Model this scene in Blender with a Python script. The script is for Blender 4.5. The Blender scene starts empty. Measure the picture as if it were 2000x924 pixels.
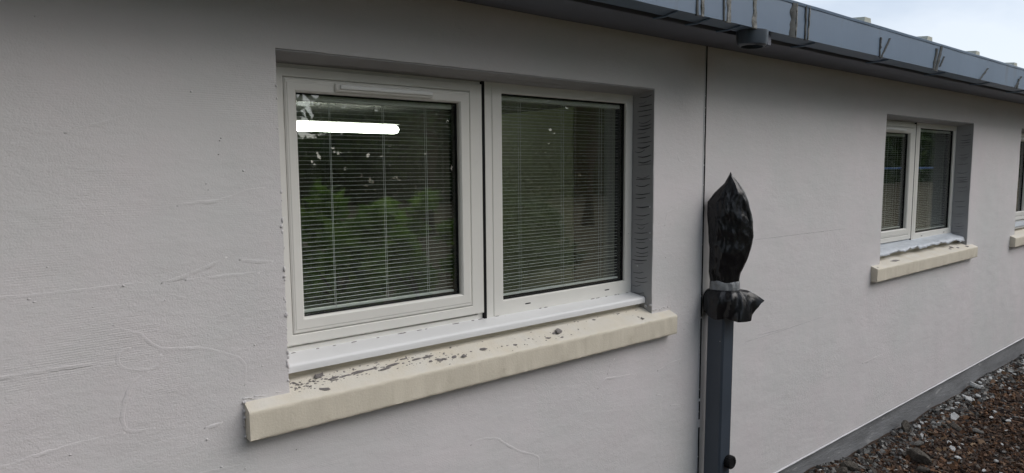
import bpy, math, random
import numpy as np
from mathutils import Matrix, Vector, noise as mn

random.seed(7)
rng = np.random.default_rng(7)
S = bpy.context.scene
COL = S.collection
RAD = math.radians

# ------------------------------------------------------------------ camera
cam_d = bpy.data.cameras.new('camera')
cam = bpy.data.objects.new('camera', cam_d)
COL.objects.link(cam)
S.camera = cam
cam_d.sensor_width = 36.0
cam_d.lens = 23.357
cam_d.clip_start = 0.02
cam_d.clip_end = 3000
_r = Vector((0.77970585, -0.626101, -0.00750484))
_u = Vector((0.06862411, 0.0735342, 0.99492887))
_f = Vector((0.6223741, 0.77626687, -0.10030067))
cam.matrix_world = Matrix(((_r.x, _u.x, -_f.x, 0.0), (_r.y, _u.y, -_f.y, -1.65),
                           (_r.z, _u.z, -_f.z, 1.65), (0, 0, 0, 1)))

# ------------------------------------------------------------------ world, sun, exposure
SUN_EL, SUN_AZ = RAD(36), RAD(140)          # azimuth clockwise from +Y: sun behind the camera, to the right
W = bpy.data.worlds.new('World')
S.world = W
W.use_nodes = True
nt = W.node_tree
nt.nodes.clear()
o_ = nt.nodes.new('ShaderNodeOutputWorld')
bg = nt.nodes.new('ShaderNodeBackground')
bg.inputs['Strength'].default_value = 0.13
sky = nt.nodes.new('ShaderNodeTexSky')
sky.sky_type = 'NISHITA'
sky.sun_disc = False
sky.sun_elevation = SUN_EL
sky.sun_rotation = SUN_AZ
sky.dust_density = 1.5
tc = nt.nodes.new('ShaderNodeTexCoord')
mp = nt.nodes.new('ShaderNodeMapping')
mp.inputs['Scale'].default_value = (0.9, 2.2, 4.5)
mp.inputs['Rotation'].default_value = (0.05, 0.1, 0.5)
n1 = nt.nodes.new('ShaderNodeTexNoise')
n1.inputs['Scale'].default_value = 1.6
n1.inputs['Detail'].default_value = 6
n1.inputs['Roughness'].default_value = 0.5
cr = nt.nodes.new('ShaderNodeValToRGB')      # cloud brightness
cr.color_ramp.elements[0].position = 0.36
cr.color_ramp.elements[0].color = (2.5, 2.85, 3.4, 1)
cr.color_ramp.elements[1].position = 0.60
cr.color_ramp.elements[1].color = (3.8, 4.0, 4.3, 1)
mx = nt.nodes.new('ShaderNodeMix')
mx.data_type = 'RGBA'
mx.inputs[0].default_value = 0.82
L = nt.links.new
L(tc.outputs['Generated'], mp.inputs['Vector'])
L(mp.outputs[0], n1.inputs['Vector'])
L(n1.outputs['Fac'], cr.inputs['Fac'])
L(sky.outputs[0], mx.inputs[6])
L(cr.outputs[0], mx.inputs[7])
L(mx.outputs[2], bg.inputs['Color'])
L(bg.outputs[0], o_.inputs['Surface'])

sd = bpy.data.lights.new('sun', 'SUN')
sd.energy = 1.45
sd.angle = RAD(60)
sd.color = (1.0, 0.95, 0.9)
sun = bpy.data.objects.new('sun', sd)
COL.objects.link(sun)
_d = Vector((math.sin(SUN_AZ) * math.cos(SUN_EL), math.cos(SUN_AZ) * math.cos(SUN_EL), math.sin(SUN_EL)))
sun.rotation_euler = _d.to_track_quat('Z', 'Y').to_euler()

vs = S.view_settings
vs.view_transform = 'Standard'
vs.look = 'None'
vs.gamma = 1
vs.use_curve_mapping = False
vs.exposure = 0.80
S.render.engine = 'CYCLES'
S.cycles.max_bounces = 12
S.cycles.transparent_max_bounces = 32

# ------------------------------------------------------------------ mesh helpers
class MB:
    def __init__(s):
        s.v = []
        s.f = []

    def add(s, vs_, fs_):
        n = len(s.v)
        s.v += [tuple(map(float, p)) for p in vs_]
        s.f += [tuple(n + i for i in q) for q in fs_]

    def box(s, x0, x1, y0, y1, z0, z1, b=0.0):
        if b <= 0:
            s.add([(x0, y0, z0), (x1, y0, z0), (x1, y1, z0), (x0, y1, z0), (x0, y0, z1), (x1, y0, z1), (x1, y1, z1), (x0, y1, z1)],
                  [(0, 3, 2, 1), (4, 5, 6, 7), (0, 1, 5, 4), (1, 2, 6, 5), (2, 3, 7, 6), (3, 0, 4, 7)])
            return
        v = []
        idx = {}
        for i, (sx, X) in enumerate(((1, x0), (-1, x1))):
            for j, (sy, Y) in enumerate(((1, y0), (-1, y1))):
                for k, (sz, Z) in enumerate(((1, z0), (-1, z1))):
                    for a in range(3):
                        idx[(i, j, k, a)] = len(v)
                        v.append((X + (0 if a == 0 else sx * b), Y + (0 if a == 1 else sy * b), Z + (0 if a == 2 else sz * b)))
        f = []
        for i in (0, 1):
            q = [idx[(i, j, k, 0)] for j, k in ((0, 0), (1, 0), (1, 1), (0, 1))]
            f.append(q if i else q[::-1])
            q = [idx[(j, i, k, 1)] for j, k in ((0, 0), (1, 0), (1, 1), (0, 1))]
            f.append(q[::-1] if i else q)
            q = [idx[(j, k, i, 2)] for j, k in ((0, 0), (1, 0), (1, 1), (0, 1))]
            f.append(q if i else q[::-1])
        for j in (0, 1):
            for k in (0, 1):
                e = [idx[(0, j, k, 1)], idx[(1, j, k, 1)], idx[(1, j, k, 2)], idx[(0, j, k, 2)]]
                f.append(e)
                e = [idx[(j, 0, k, 0)], idx[(j, 1, k, 0)], idx[(j, 1, k, 2)], idx[(j, 0, k, 2)]]
                f.append(e)
                e = [idx[(j, k, 0, 0)], idx[(j, k, 1, 0)], idx[(j, k, 1, 1)], idx[(j, k, 0, 1)]]
                f.append(e)
                for i in (0, 1):
                    f.append([idx[(i, j, k, a)] for a in range(3)])
        f = list(dict.fromkeys(tuple(q) for q in f))
        s.add(v, f)

    def loft(s, rings, closed=True, cap0=True, cap1=True):
        n = len(rings[0])
        base = len(s.v)
        for r in rings:
            s.v += [tuple(map(float, p)) for p in r]
        for i in range(len(rings) - 1):
            for j in range(n if closed else n - 1):
                k = (j + 1) % n
                s.f.append((base + i * n + j, base + i * n + k, base + (i + 1) * n + k, base + (i + 1) * n + j))
        if cap0:
            s.f.append(tuple(base + j for j in range(n))[::-1])
        if cap1:
            e = base + (len(rings) - 1) * n
            s.f.append(tuple(e + j for j in range(n)))

    def prism_x(s, prof, xs, jit=0.0, seed=0):
        """profile of (y, z) points extruded along the x stations"""
        rings = []
        for i, x in enumerate(xs):
            ring = []
            for j, (y, z) in enumerate(prof):
                dy = dz = 0
                if jit:
                    dy = jit * mn.noise(Vector((x * 30, j * 7.3, seed))) + .6 * jit * mn.noise(Vector((x * 110, j * 7.3, seed)))
                    dz = jit * mn.noise(Vector((x * 30, j * 7.3, seed + 40))) + .6 * jit * mn.noise(Vector((x * 110, j * 7.3, seed + 9)))
                ring.append((x, y + dy, z + dz))
            rings.append(ring)
        s.loft(rings)

    def frame(s, O, I, yf, yb, ch=.002):
        """rectangular ring between outer O and inner I (x0,x1,z0,z1), front at yf, back at yb, chamfered arrises"""
        def loop(R, y, d=0):
            return [(R[0] + d, y, R[2] + d), (R[1] - d, y, R[2] + d), (R[1] - d, y, R[3] - d), (R[0] + d, y, R[3] - d)]
        rings = [loop(O, yb), loop(O, yf + ch), loop(O, yf, ch), loop(I, yf, -ch), loop(I, yf + ch), loop(I, yb)]
        s.loft(rings + [rings[0]], True, False, False)

    def tube(s, pts, r, n=8):
        rings = []
        for i, p in enumerate(pts):
            a = Vector(pts[max(i - 1, 0)])
            b = Vector(pts[min(i + 1, len(pts) - 1)])
            t = (b - a).normalized()
            x = t.cross(Vector((0, 0, 1)))
            if x.length < 1e-3:
                x = t.cross(Vector((0, 1, 0)))
            x.normalize()
            y = x.cross(t)
            rr = r[i] if isinstance(r, (list, tuple)) else r
            rings.append([Vector(p) + x * rr * math.cos(q * 2 * math.pi / n) + y * rr * math.sin(q * 2 * math.pi / n) for q in range(n)])
        s.loft(rings)

    def mesh(s, name, mat, smooth=False):
        m = bpy.data.meshes.new(name)
        m.from_pydata(s.v, [], s.f)
        m.materials.append(mat)
        m.validate()
        import bmesh
        b = bmesh.new()
        b.from_mesh(m)
        bmesh.ops.recalc_face_normals(b, faces=b.faces)
        b.to_mesh(m)
        b.free()
        if smooth:
            m.polygons.foreach_set('use_smooth', [True] * len(m.polygons))
            if smooth != True:
                m.set_sharp_from_angle(angle=RAD(smooth))
        return m

    def build(s, name, mat, parent=None, smooth=False):
        return link(name, s.mesh(name, mat, smooth), parent)

def link(name, mesh, parent=None, loc=None):
    o = bpy.data.objects.new(name, mesh)
    COL.objects.link(o)
    if loc is not None:
        o.location = loc
    if parent is not None:
        o.parent = parent
        o.matrix_parent_inverse = Matrix.Translation(-world_loc(parent))
    return o

def world_loc(o):
    l = Vector(o.location)
    if o.parent is not None:
        l = l + world_loc(o.parent) + Vector(o.matrix_parent_inverse.translation)
    return l

def empty(name, loc, label, cat, group=None):
    o = bpy.data.objects.new(name, None)
    o.empty_display_size = .1
    COL.objects.link(o)
    o.location = loc
    return tag(o, label, cat, group)

def tag(o, label, cat, group=None, kind=None):
    o['label'] = label
    o['category'] = cat
    if group:
        o['group'] = group
    if kind:
        o['kind'] = kind
    return o

def struct(o):
    o['kind'] = 'structure'
    return o

# ------------------------------------------------------------------ materials
def mat(name, col, rough=.6, var=.0, vscale=6., bump=0., bscale=90., spec=.5, metal=0., coords='pos', stretch=(1, 1, 1), col2=None, c2=(.5, .7), c2scale=8.):
    m = bpy.data.materials.new(name)
    m.use_nodes = True
    t = m.node_tree
    N, K = t.nodes, t.links.new
    p = N['Principled BSDF']
    p.inputs['Roughness'].default_value = rough
    p.inputs['Metallic'].default_value = metal
    p.inputs['Specular IOR Level'].default_value = spec
    if coords == 'pos':
        g = N.new('ShaderNodeNewGeometry').outputs['Position']
    else:
        g = N.new('ShaderNodeTexCoord').outputs['Object']
    mpp = N.new('ShaderNodeMapping')
    mpp.inputs['Scale'].default_value = stretch
    K(g, mpp.inputs['Vector'])
    vec = mpp.outputs[0]
    base = N.new('ShaderNodeRGB')
    base.outputs[0].default_value = (*col, 1)
    out = base.outputs[0]
    if var > 0:
        nz = N.new('ShaderNodeTexNoise')
        nz.inputs['Scale'].default_value = vscale
        nz.inputs['Detail'].default_value = 8
        nz.inputs['Roughness'].default_value = .65
        K(vec, nz.inputs['Vector'])
        mr = N.new('ShaderNodeMapRange')
        mr.inputs['From Min'].default_value = .25
        mr.inputs['From Max'].default_value = .75
        mr.inputs['To Min'].default_value = 1 - var
        mr.inputs['To Max'].default_value = 1 + var
        K(nz.outputs['Fac'], mr.inputs['Value'])
        mul = N.new('ShaderNodeVectorMath')
        mul.operation = 'SCALE'
        K(out, mul.inputs[0])
        K(mr.outputs[0], mul.inputs['Scale'])
        out = mul.outputs[0]
    if col2 is not None:
        nz = N.new('ShaderNodeTexNoise')
        nz.inputs['Scale'].default_value = c2scale
        nz.inputs['Detail'].default_value = 10
        nz.inputs['Roughness'].default_value = .7
        K(vec, nz.inputs['Vector'])
        mr = N.new('ShaderNodeMapRange')
        mr.inputs['From Min'].default_value = c2[0]
        mr.inputs['From Max'].default_value = c2[1]
        K(nz.outputs['Fac'], mr.inputs['Value'])
        mxx = N.new('ShaderNodeMix')
        mxx.data_type = 'RGBA'
        K(mr.outputs[0], mxx.inputs[0])
        K(out, mxx.inputs[6])
        mxx.inputs[7].default_value = (*col2, 1)
        out = mxx.outputs[2]
    K(out, p.inputs['Base Color'])
    if bump > 0:
        nb = N.new('ShaderNodeTexNoise')
        nb.inputs['Scale'].default_value = bscale
        nb.inputs['Detail'].default_value = 6
        nb.inputs['Roughness'].default_value = .6
        K(vec, nb.inputs['Vector'])
        bp = N.new('ShaderNodeBump')
        bp.inputs['Strength'].default_value = 1
        bp.inputs['Distance'].default_value = bump
        K(nb.outputs['Fac'], bp.inputs['Height'])
        K(bp.outputs[0], p.inputs['Normal'])
    return m

def wall_mat():
    m = mat('painted_render', (.69, .65, .662), .85, var=.05, vscale=3.5, spec=.25, col2=(.625, .63, .625), c2=(.35, .7), c2scale=1.4)
    t = m.node_tree
    N, K = t.nodes, t.links.new
    p = N['Principled BSDF']
    g = N.new('ShaderNodeNewGeometry').outputs['Position']
    def nz(sc, det=5, ro=.6, st=(1, 1, 1)):
        mp_ = N.new('ShaderNodeMapping')
        mp_.inputs['Scale'].default_value = st
        K(g, mp_.inputs['Vector'])
        n = N.new('ShaderNodeTexNoise')
        n.inputs['Scale'].default_value = sc
        n.inputs['Detail'].default_value = det
        n.inputs['Roughness'].default_value = ro
        K(mp_.outputs[0], n.inputs['Vector'])
        return n.outputs['Fac']
    def math_(op, a, b):
        q = N.new('ShaderNodeMath')
        q.operation = op
        for i, v in enumerate((a, b)):
            if isinstance(v, (int, float)):
                q.inputs[i].default_value = v
            else:
                K(v, q.inputs[i])
        return q.outputs[0]
    fine = nz(260, 3, .6)
    mid = nz(48, 5, .62, (1, 1, 1.5))
    big = nz(9, 4, .55, (.7, 1, 1.6))
    # comb lines left by the mesh and the trowel, only in patches
    wv = N.new('ShaderNodeTexWave')
    wv.wave_type = 'BANDS'
    wv.bands_direction = 'Z'
    wv.inputs['Scale'].default_value = 62
    wv.inputs['Distortion'].default_value = 1.6
    wv.inputs['Detail'].default_value = 2
    wv.inputs['Detail Scale'].default_value = .8
    K(g, wv.inputs['Vector'])
    patch = N.new('ShaderNodeMapRange')
    patch.inputs['From Min'].default_value = .5
    patch.inputs['From Max'].default_value = .66
    K(nz(3.1, 3, .5, (.8, 1, 2.2)), patch.inputs['Value'])
    comb = math_('MULTIPLY', wv.outputs['Fac'], patch.outputs[0])
    rough_patch = N.new('ShaderNodeMapRange')
    rough_patch.inputs['From Min'].default_value = .4
    rough_patch.inputs['From Max'].default_value = .65
    rough_patch.inputs['To Min'].default_value = .35
    rough_patch.inputs['To Max'].default_value = 1.0
    K(nz(2.0, 3, .5), rough_patch.inputs['Value'])
    h = math_('MULTIPLY', fine, .0013)
    h = math_('ADD', h, math_('MULTIPLY', mid, .0017))
    h = math_('MULTIPLY', h, rough_patch.outputs[0])
    h = math_('ADD', h, math_('MULTIPLY', big, .003))
    h = math_('ADD', h, math_('MULTIPLY', comb, .00022))
    bp = N.new('ShaderNodeBump')
    bp.inputs['Strength'].default_value = .9
    bp.inputs['Distance'].default_value = 1
    K(h, bp.inputs['Height'])
    K(bp.outputs[0], p.inputs['Normal'])
    return m

M_WALL = wall_mat()
M_UPVC = mat('white_upvc', (.76, .75, .71), .38, var=.03, vscale=5, bump=.0002, bscale=60, col2=(.36, .34, .31), c2=(.66, .86), c2scale=11)
M_CILL = mat('white_upvc_cill', (.74, .745, .75), .4, var=.04, vscale=7, col2=(.33, .31, .29), c2=(.63, .80), c2scale=26)
M_SILL = mat('cream_painted_stone', (.66, .605, .50), .75, var=.05, vscale=6, bump=.0009, bscale=160, col2=(.44, .38, .29), c2=(.60, .95), c2scale=14)
M_GREY = mat('grey_base_coat', (.36, .36, .37), .9, var=.08, vscale=9, bump=.001, bscale=140, spec=.2)
M_CRACK = mat('hairline_crack', (.30, .29, .30), .95)
M_GROOVE = mat('dark_adhesive', (.055, .055, .06), .8, var=.2, vscale=60)
M_BLACK = mat('black_rubber', (.008, .008, .009), .7, spec=.2)
M_ANTH = mat('anthracite_metal', (.13, .185, .265), .42, var=.10, vscale=3.5, bump=.0003, bscale=40, col2=(.10, .11, .12), c2=(.58, .8), c2scale=7, stretch=(1, 1, .35))
M_SOFFIT = mat('slate_grey_board', (.13, .14, .175), .55, var=.08, vscale=4, bump=.0004, bscale=50)
M_DARK = mat('dark_void_board', (.02, .021, .024), .8, var=.2, vscale=8)
M_STRAP = mat('weathered_sealant', (.16, .16, .15), .45, var=.35, vscale=40, bump=.002, bscale=120, col2=(.035, .035, .025), c2=(.45, .6), c2scale=38)
M_MOSS = mat('dirty_residue', (.055, .06, .06), .85, var=.3, vscale=60, bump=.002, bscale=150)
M_RIB = mat('pale_capping', (.46, .47, .40), .6, var=.1, vscale=9, col2=(.3, .31, .25), c2=(.5, .7), c2scale=16)
M_PLINTH = mat('grey_concrete', (.20, .205, .215), .85, var=.35, vscale=9, bump=.004, bscale=60, stretch=(.35, 1, 1.6), col2=(.46, .46, .46), c2=(.60, .70), c2scale=13)
M_BEAD = mat('white_bead', (.56, .56, .58), .5, var=.08, vscale=20, col2=(.3, .3, .3), c2=(.62, .75), c2scale=60)
M_PIPE = mat('blue_grey_pipe', (.050, .064, .084), .36, var=.1, vscale=8, bump=.0003, bscale=30, col2=(.11, .12, .13), c2=(.64, .74), c2scale=24)
M_SLAT = mat('white_slat', (.82, .83, .82), .4)
M_CORD = mat('white_cord', (.7, .71, .7), .7)
M_FLAKE = mat('grey_mortar', (.27, .25, .245), .95, var=.25, vscale=80, bump=.003, bscale=200, coords='obj')
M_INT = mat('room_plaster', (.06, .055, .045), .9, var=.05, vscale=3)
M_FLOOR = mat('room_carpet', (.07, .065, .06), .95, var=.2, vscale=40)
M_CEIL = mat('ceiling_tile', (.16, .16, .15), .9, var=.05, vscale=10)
M_CUP = mat('olive_laminate', (.66, .70, .40), .5, var=.05, vscale=3)
M_WOOD = mat('brown_laminate', (.34, .26, .19), .5, var=.2, vscale=9, stretch=(1, 1, .2))
M_FILM = mat('blue_grey_film', (.52, .56, .61), .4, var=.15, vscale=18, bump=.004, bscale=45)
M_RAIL = mat('blue_painted_rail', (.10, .22, .50), .45)
M_BARK = mat('tree_bark', (.10, .075, .05), .9, var=.3, vscale=20, bump=.01, bscale=30)

def glass_mat():
    m = bpy.data.materials.new('window_glass')
    m.use_nodes = True
    t = m.node_tree
    t.nodes.clear()
    N, K = t.nodes, t.links.new
    out = N.new('ShaderNodeOutputMaterial')
    tr = N.new('ShaderNodeBsdfTransparent')
    tr.inputs['Color'].default_value = (.94, .965, .95, 1)
    gl = N.new('ShaderNodeBsdfGlossy')
    gl.inputs['Roughness'].default_value = .0
    lw = N.new('ShaderNodeLayerWeight')
    lw.inputs['Blend'].default_value = .5
    pw = N.new('ShaderNodeMath')
    pw.operation = 'POWER'
    pw.inputs[1].default_value = 5
    K(lw.outputs['Facing'], pw.inputs[0])
    ma = N.new('ShaderNodeMath')
    ma.operation = 'MULTIPLY_ADD'
    ma.inputs[1].default_value = .885
    ma.inputs[2].default_value = .115
    K(pw.outputs[0], ma.inputs[0])
    mixs = N.new('ShaderNodeMixShader')
    K(ma.outputs[0], mixs.inputs[0])
    K(tr.outputs[0], mixs.inputs[1])
    K(gl.outputs[0], mixs.inputs[2])
    K(mixs.outputs[0], out.inputs['Surface'])
    return m
M_GLASS = glass_mat()

def bag_mat(name, col, rough, b=.004, sc=22):
    m = mat(name, col, rough, spec=.4)
    t = m.node_tree
    N, K = t.nodes, t.links.new
    g = N.new('ShaderNodeNewGeometry').outputs['Position']
    n0 = N.new('ShaderNodeTexNoise')
    n0.inputs['Scale'].default_value = 9
    n0.inputs['Detail'].default_value = 3
    K(g, n0.inputs['Vector'])
    vm = N.new('ShaderNodeVectorMath')
    vm.operation = 'MULTIPLY_ADD'
    vm.inputs[1].default_value = (.12, .12, .12)
    K(n0.outputs['Color'], vm.inputs[0])
    K(g, vm.inputs[2])
    mp_ = N.new('ShaderNodeMapping')
    mp_.inputs['Scale'].default_value = (1, 1, .45)
    mp_.inputs['Rotation'].default_value = (0, .35, .2)
    K(vm.outputs[0], mp_.inputs['Vector'])
    v = N.new('ShaderNodeTexVoronoi')
    v.feature = 'F1'
    v.inputs['Scale'].default_value = sc
    K(mp_.outputs[0], v.inputs['Vector'])
    bp = N.new('ShaderNodeBump')
    bp.inputs['Distance'].default_value = b
    K(v.outputs['Distance'], bp.inputs['Height'])
    K(bp.outputs[0], N['Principled BSDF'].inputs['Normal'])
    return m
M_BAG = bag_mat('black_polythene', (.010, .010, .012), .27, .0035, 24)
M_TAPE = bag_mat('grey_tape', (.24, .25, .26), .25, .006, 40)

def island_mat(name, stops, rough=.9, trans=0., bump=0.):
    m = bpy.data.materials.new(name)
    m.use_nodes = True
    t = m.node_tree
    N, K = t.nodes, t.links.new
    p = N['Principled BSDF']
    p.inputs['Roughness'].default_value = rough
    g = N.new('ShaderNodeNewGeometry')
    r = N.new('ShaderNodeValToRGB')
    el = r.color_ramp.elements
    while len(el) < len(stops):
        el.new(.5)
    for e, (ps, c) in zip(el, stops):
        e.position = ps
        e.color = (*c, 1)
    K(g.outputs['Random Per Island'], r.inputs['Fac'])
    K(r.outputs[0], p.inputs['Base Color'])
    if bump:
        nb = N.new('ShaderNodeTexNoise')
        nb.inputs['Scale'].default_value = 150
        nb.inputs['Detail'].default_value = 5
        K(g.outputs['Position'], nb.inputs['Vector'])
        bp = N.new('ShaderNodeBump')
        bp.inputs['Distance'].default_value = bump
        K(nb.outputs['Fac'], bp.inputs['Height'])
        K(bp.outputs[0], p.inputs['Normal'])
    if trans:
        tl = N.new('ShaderNodeBsdfTranslucent')
        K(r.outputs[0], tl.inputs['Color'])
        ms = N.new('ShaderNodeMixShader')
        ms.inputs[0].default_value = trans
        K(p.outputs[0], ms.inputs[1])
        K(tl.outputs[0], ms.inputs[2])
        K(ms.outputs[0], N['Material Output'].inputs['Surface'])
    return m
M_LEAF = island_mat('leaves', [(0, (.022, .05, .012)), (.5, (.05, .10, .02)), (1, (.11, .17, .035))], .5, .35)
M_LEAF2 = island_mat('bright_leaves', [(0, (.10, .20, .02)), (.6, (.22, .38, .05)), (1, (.40, .56, .14))], .22, .6)
M_LITTER = island_mat('bark_litter', [(0, (.016, .010, .008)), (.40, (.05, .026, .015)), (.72, (.10, .05, .025)), (.90, (.17, .085, .04)), (.95, (.13, .105, .085)), (1, (.34, .33, .31))], .85, bump=.002)
M_DRY = island_mat('dry_leaves', [(0, (.06, .03, .016)), (.6, (.14, .075, .035)), (1, (.24, .16, .09))], .7, bump=.001)
M_GRIT = island_mat('grey_grit', [(0, (.05, .048, .045)), (.5, (.11, .105, .10)), (.9, (.20, .20, .19)), (1, (.45, .45, .44))], .9, bump=.002)
M_ROCK = mat('grey_rock', (.10, .088, .074), .95, var=.45, vscale=7, bump=.02, bscale=10, coords='obj', col2=(.06, .055, .045), c2=(.5, .65), c2scale=18)
M_SLAB = mat('pale_render_chip', (.52, .53, .53), .9, var=.3, vscale=18, bump=.003, bscale=90, coords='obj', col2=(.16, .14, .12), c2=(.55, .75), c2scale=25)
M_SLAB2 = mat('grey_render_chip', (.19, .185, .175), .95, var=.3, vscale=18, bump=.004, bscale=90, coords='obj', col2=(.07, .055, .045), c2=(.5, .7), c2scale=25)
M_SOIL = mat('brown_soil', (.045, .027, .017), .95, var=.5, vscale=16, bump=.02, bscale=45, col2=(.10, .085, .065), c2=(.55, .7), c2scale=5)

def dry_grass():                                       # beyond the bare strip by the wall the ground is dry grass
    t = M_SOIL.node_tree
    N, K = t.nodes, t.links.new
    p = N['Principled BSDF']
    src = p.inputs['Base Color'].links[0].from_socket
    g = N.new('ShaderNodeNewGeometry')
    sx = N.new('ShaderNodeSeparateXYZ')
    K(g.outputs['Position'], sx.inputs[0])
    nz = N.new('ShaderNodeTexNoise')
    nz.inputs['Scale'].default_value = 1.2
    nz.inputs['Detail'].default_value = 8
    K(g.outputs['Position'], nz.inputs['Vector'])
    a = N.new('ShaderNodeMath')
    a.operation = 'MULTIPLY_ADD'
    a.inputs[1].default_value = 3.0
    K(nz.outputs['Fac'], a.inputs[0])
    K(sx.outputs['Y'], a.inputs[2])
    mr = N.new('ShaderNodeMapRange')
    mr.inputs['From Min'].default_value = -1.2
    mr.inputs['From Max'].default_value = -2.2
    K(a.outputs[0], mr.inputs['Value'])
    m2 = N.new('ShaderNodeMix')
    m2.data_type = 'RGBA'
    K(mr.outputs[0], m2.inputs[0])
    K(src, m2.inputs[6])
    m2.inputs[7].default_value = (.19, .15, .085, 1)
    K(m2.outputs[2], p.inputs['Base Color'])
dry_grass()

# ------------------------------------------------------------------ the ground: one sheet out to the horizon
def gz(x, y):
    h = -.02 + .022 * mn.noise(Vector((x * 1.3, y * 1.6, 3.1))) + .010 * mn.noise(Vector((x * 6, y * 6, 8.2)))
    near = math.exp(-((y + .02) / .16) ** 2)
    h += near * (.012 + .03 * mn.noise(Vector((x * 2.2, 4.4, 0))))
    h += .085 * math.exp(-((x - 3.30) / .28) ** 2 - (y / .25) ** 2)
    if y < -6:
        h += min(.9, (-6 - y) * .06)
    return h

def axis(a, b, fine0, fine1, step, grow=1.35):
    c = list(np.arange(fine0, fine1 + 1e-6, step))
    s_, x = step, fine1
    while x < b:
        s_ *= grow
        x += s_
        c.append(min(x, b))
    s_, x = step, fine0
    while x > a:
        s_ *= grow
        x -= s_
        c.insert(0, max(x, a))
    return c
gx = axis(-900, 1400, 2.4, 9.0, .045)
gy = axis(-1200, 900, -1.8, .1, .045)
g_ = MB()
nx_ = len(gx)
g_.v = [(x, y, gz(x, y)) for y in gy for x in gx]
g_.f = [(j * nx_ + i, j * nx_ + i + 1, (j + 1) * nx_ + i + 1, (j + 1) * nx_ + i) for j in range(len(gy) - 1) for i in range(nx_ - 1)]
struct(g_.build('ground', M_SOIL, smooth=True))

# ------------------------------------------------------------------ the building
B = empty('rendered_building', (2.34, 0, 0), 'single storey building with pale grey rendered wall, slate grey eaves and white windows', 'building')
DX2, DX3 = 3.475, 6.012                              # the second and third window repeat the first further along
OPEN = [(.588 + d, 2.020 + d, 1.060, 1.950) for d in (0, DX2, DX3)]
ZB, ZT = .147, 2.25

def wall_panel(x0, x1, step):
    ops = [o for o in OPEN if o[0] > x0 and o[1] < x1]
    def cuts(a, b, st, extra):
        marks = sorted(set([a, b] + extra))
        c = []
        for p, q in zip(marks[:-1], marks[1:]):
            n = max(1, round((q - p) / st))
            c += [p + (q - p) * i / n for i in range(n)]
        return c + [b]
    xs = cuts(x0, x1, step, [e for o in ops for e in o[:2]])
    zs = cuts(ZB, ZT, .02, [1.060, 1.950])
    mb = MB()
    nx = len(xs)
    def inside(i, j):
        cx, cz = (xs[i] + xs[i + 1]) / 2, (zs[j] + zs[j + 1]) / 2
        return any(o[0] < cx < o[1] and o[2] < cz < o[3] for o in ops)
    for j, z in enumerate(zs):
        for i, x in enumerate(xs):
            y = .0022 * mn.noise(Vector((x * 2.1, z * 2.6, 0))) + .0012 * mn.noise(Vector((x * 6, z * 7, 5)))
            dx = dz = 0
            for o in ops:
                if o[2] - .001 <= z <= o[3] + .001 and min(abs(x - o[0]), abs(x - o[1])) < .001:
                    dx = .0016 * mn.noise(Vector((x, z * 14, 2))) + .0010 * mn.noise(Vector((x, z * 60, 2)))
                if o[0] - .001 <= x <= o[1] + .001 and abs(z - o[3]) < .001:
                    dz = .0016 * mn.noise(Vector((x * 14, z, 7))) + .0010 * mn.noise(Vector((x * 60, z, 7)))
            mb.v.append((x + dx, y, z + dz))
    for j in range(len(zs) - 1):
        for i in range(nx - 1):
            if not inside(i, j):
                mb.f.append((j * nx + i, j * nx + i + 1, (j + 1) * nx + i + 1, (j + 1) * nx + i))
    # returns: every boundary edge goes back into the wall
    from collections import Counter
    cnt = Counter()
    for q in mb.f:
        for a, b in zip(q, q[1:] + q[:1]):
            cnt[(min(a, b), max(a, b))] += 1
    bk = {}
    def back(a):
        if a not in bk:
            x, y, z = mb.v[a]
            bk[a] = len(mb.v)
            mb.v.append((x, .26, z))
        return bk[a]
    for q in list(mb.f):
        for a, b in zip(q, q[1:] + q[:1]):
            if cnt[(min(a, b), max(a, b))] == 1:
                mb.f.append((b, a, back(a), back(b)))
    return mb.build('render_panel', M_WALL, B, smooth=40)

panel_a = wall_panel(-3.0, 2.3340, .02)
panel_b = wall_panel(2.3462, 12.0, .03)

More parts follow.
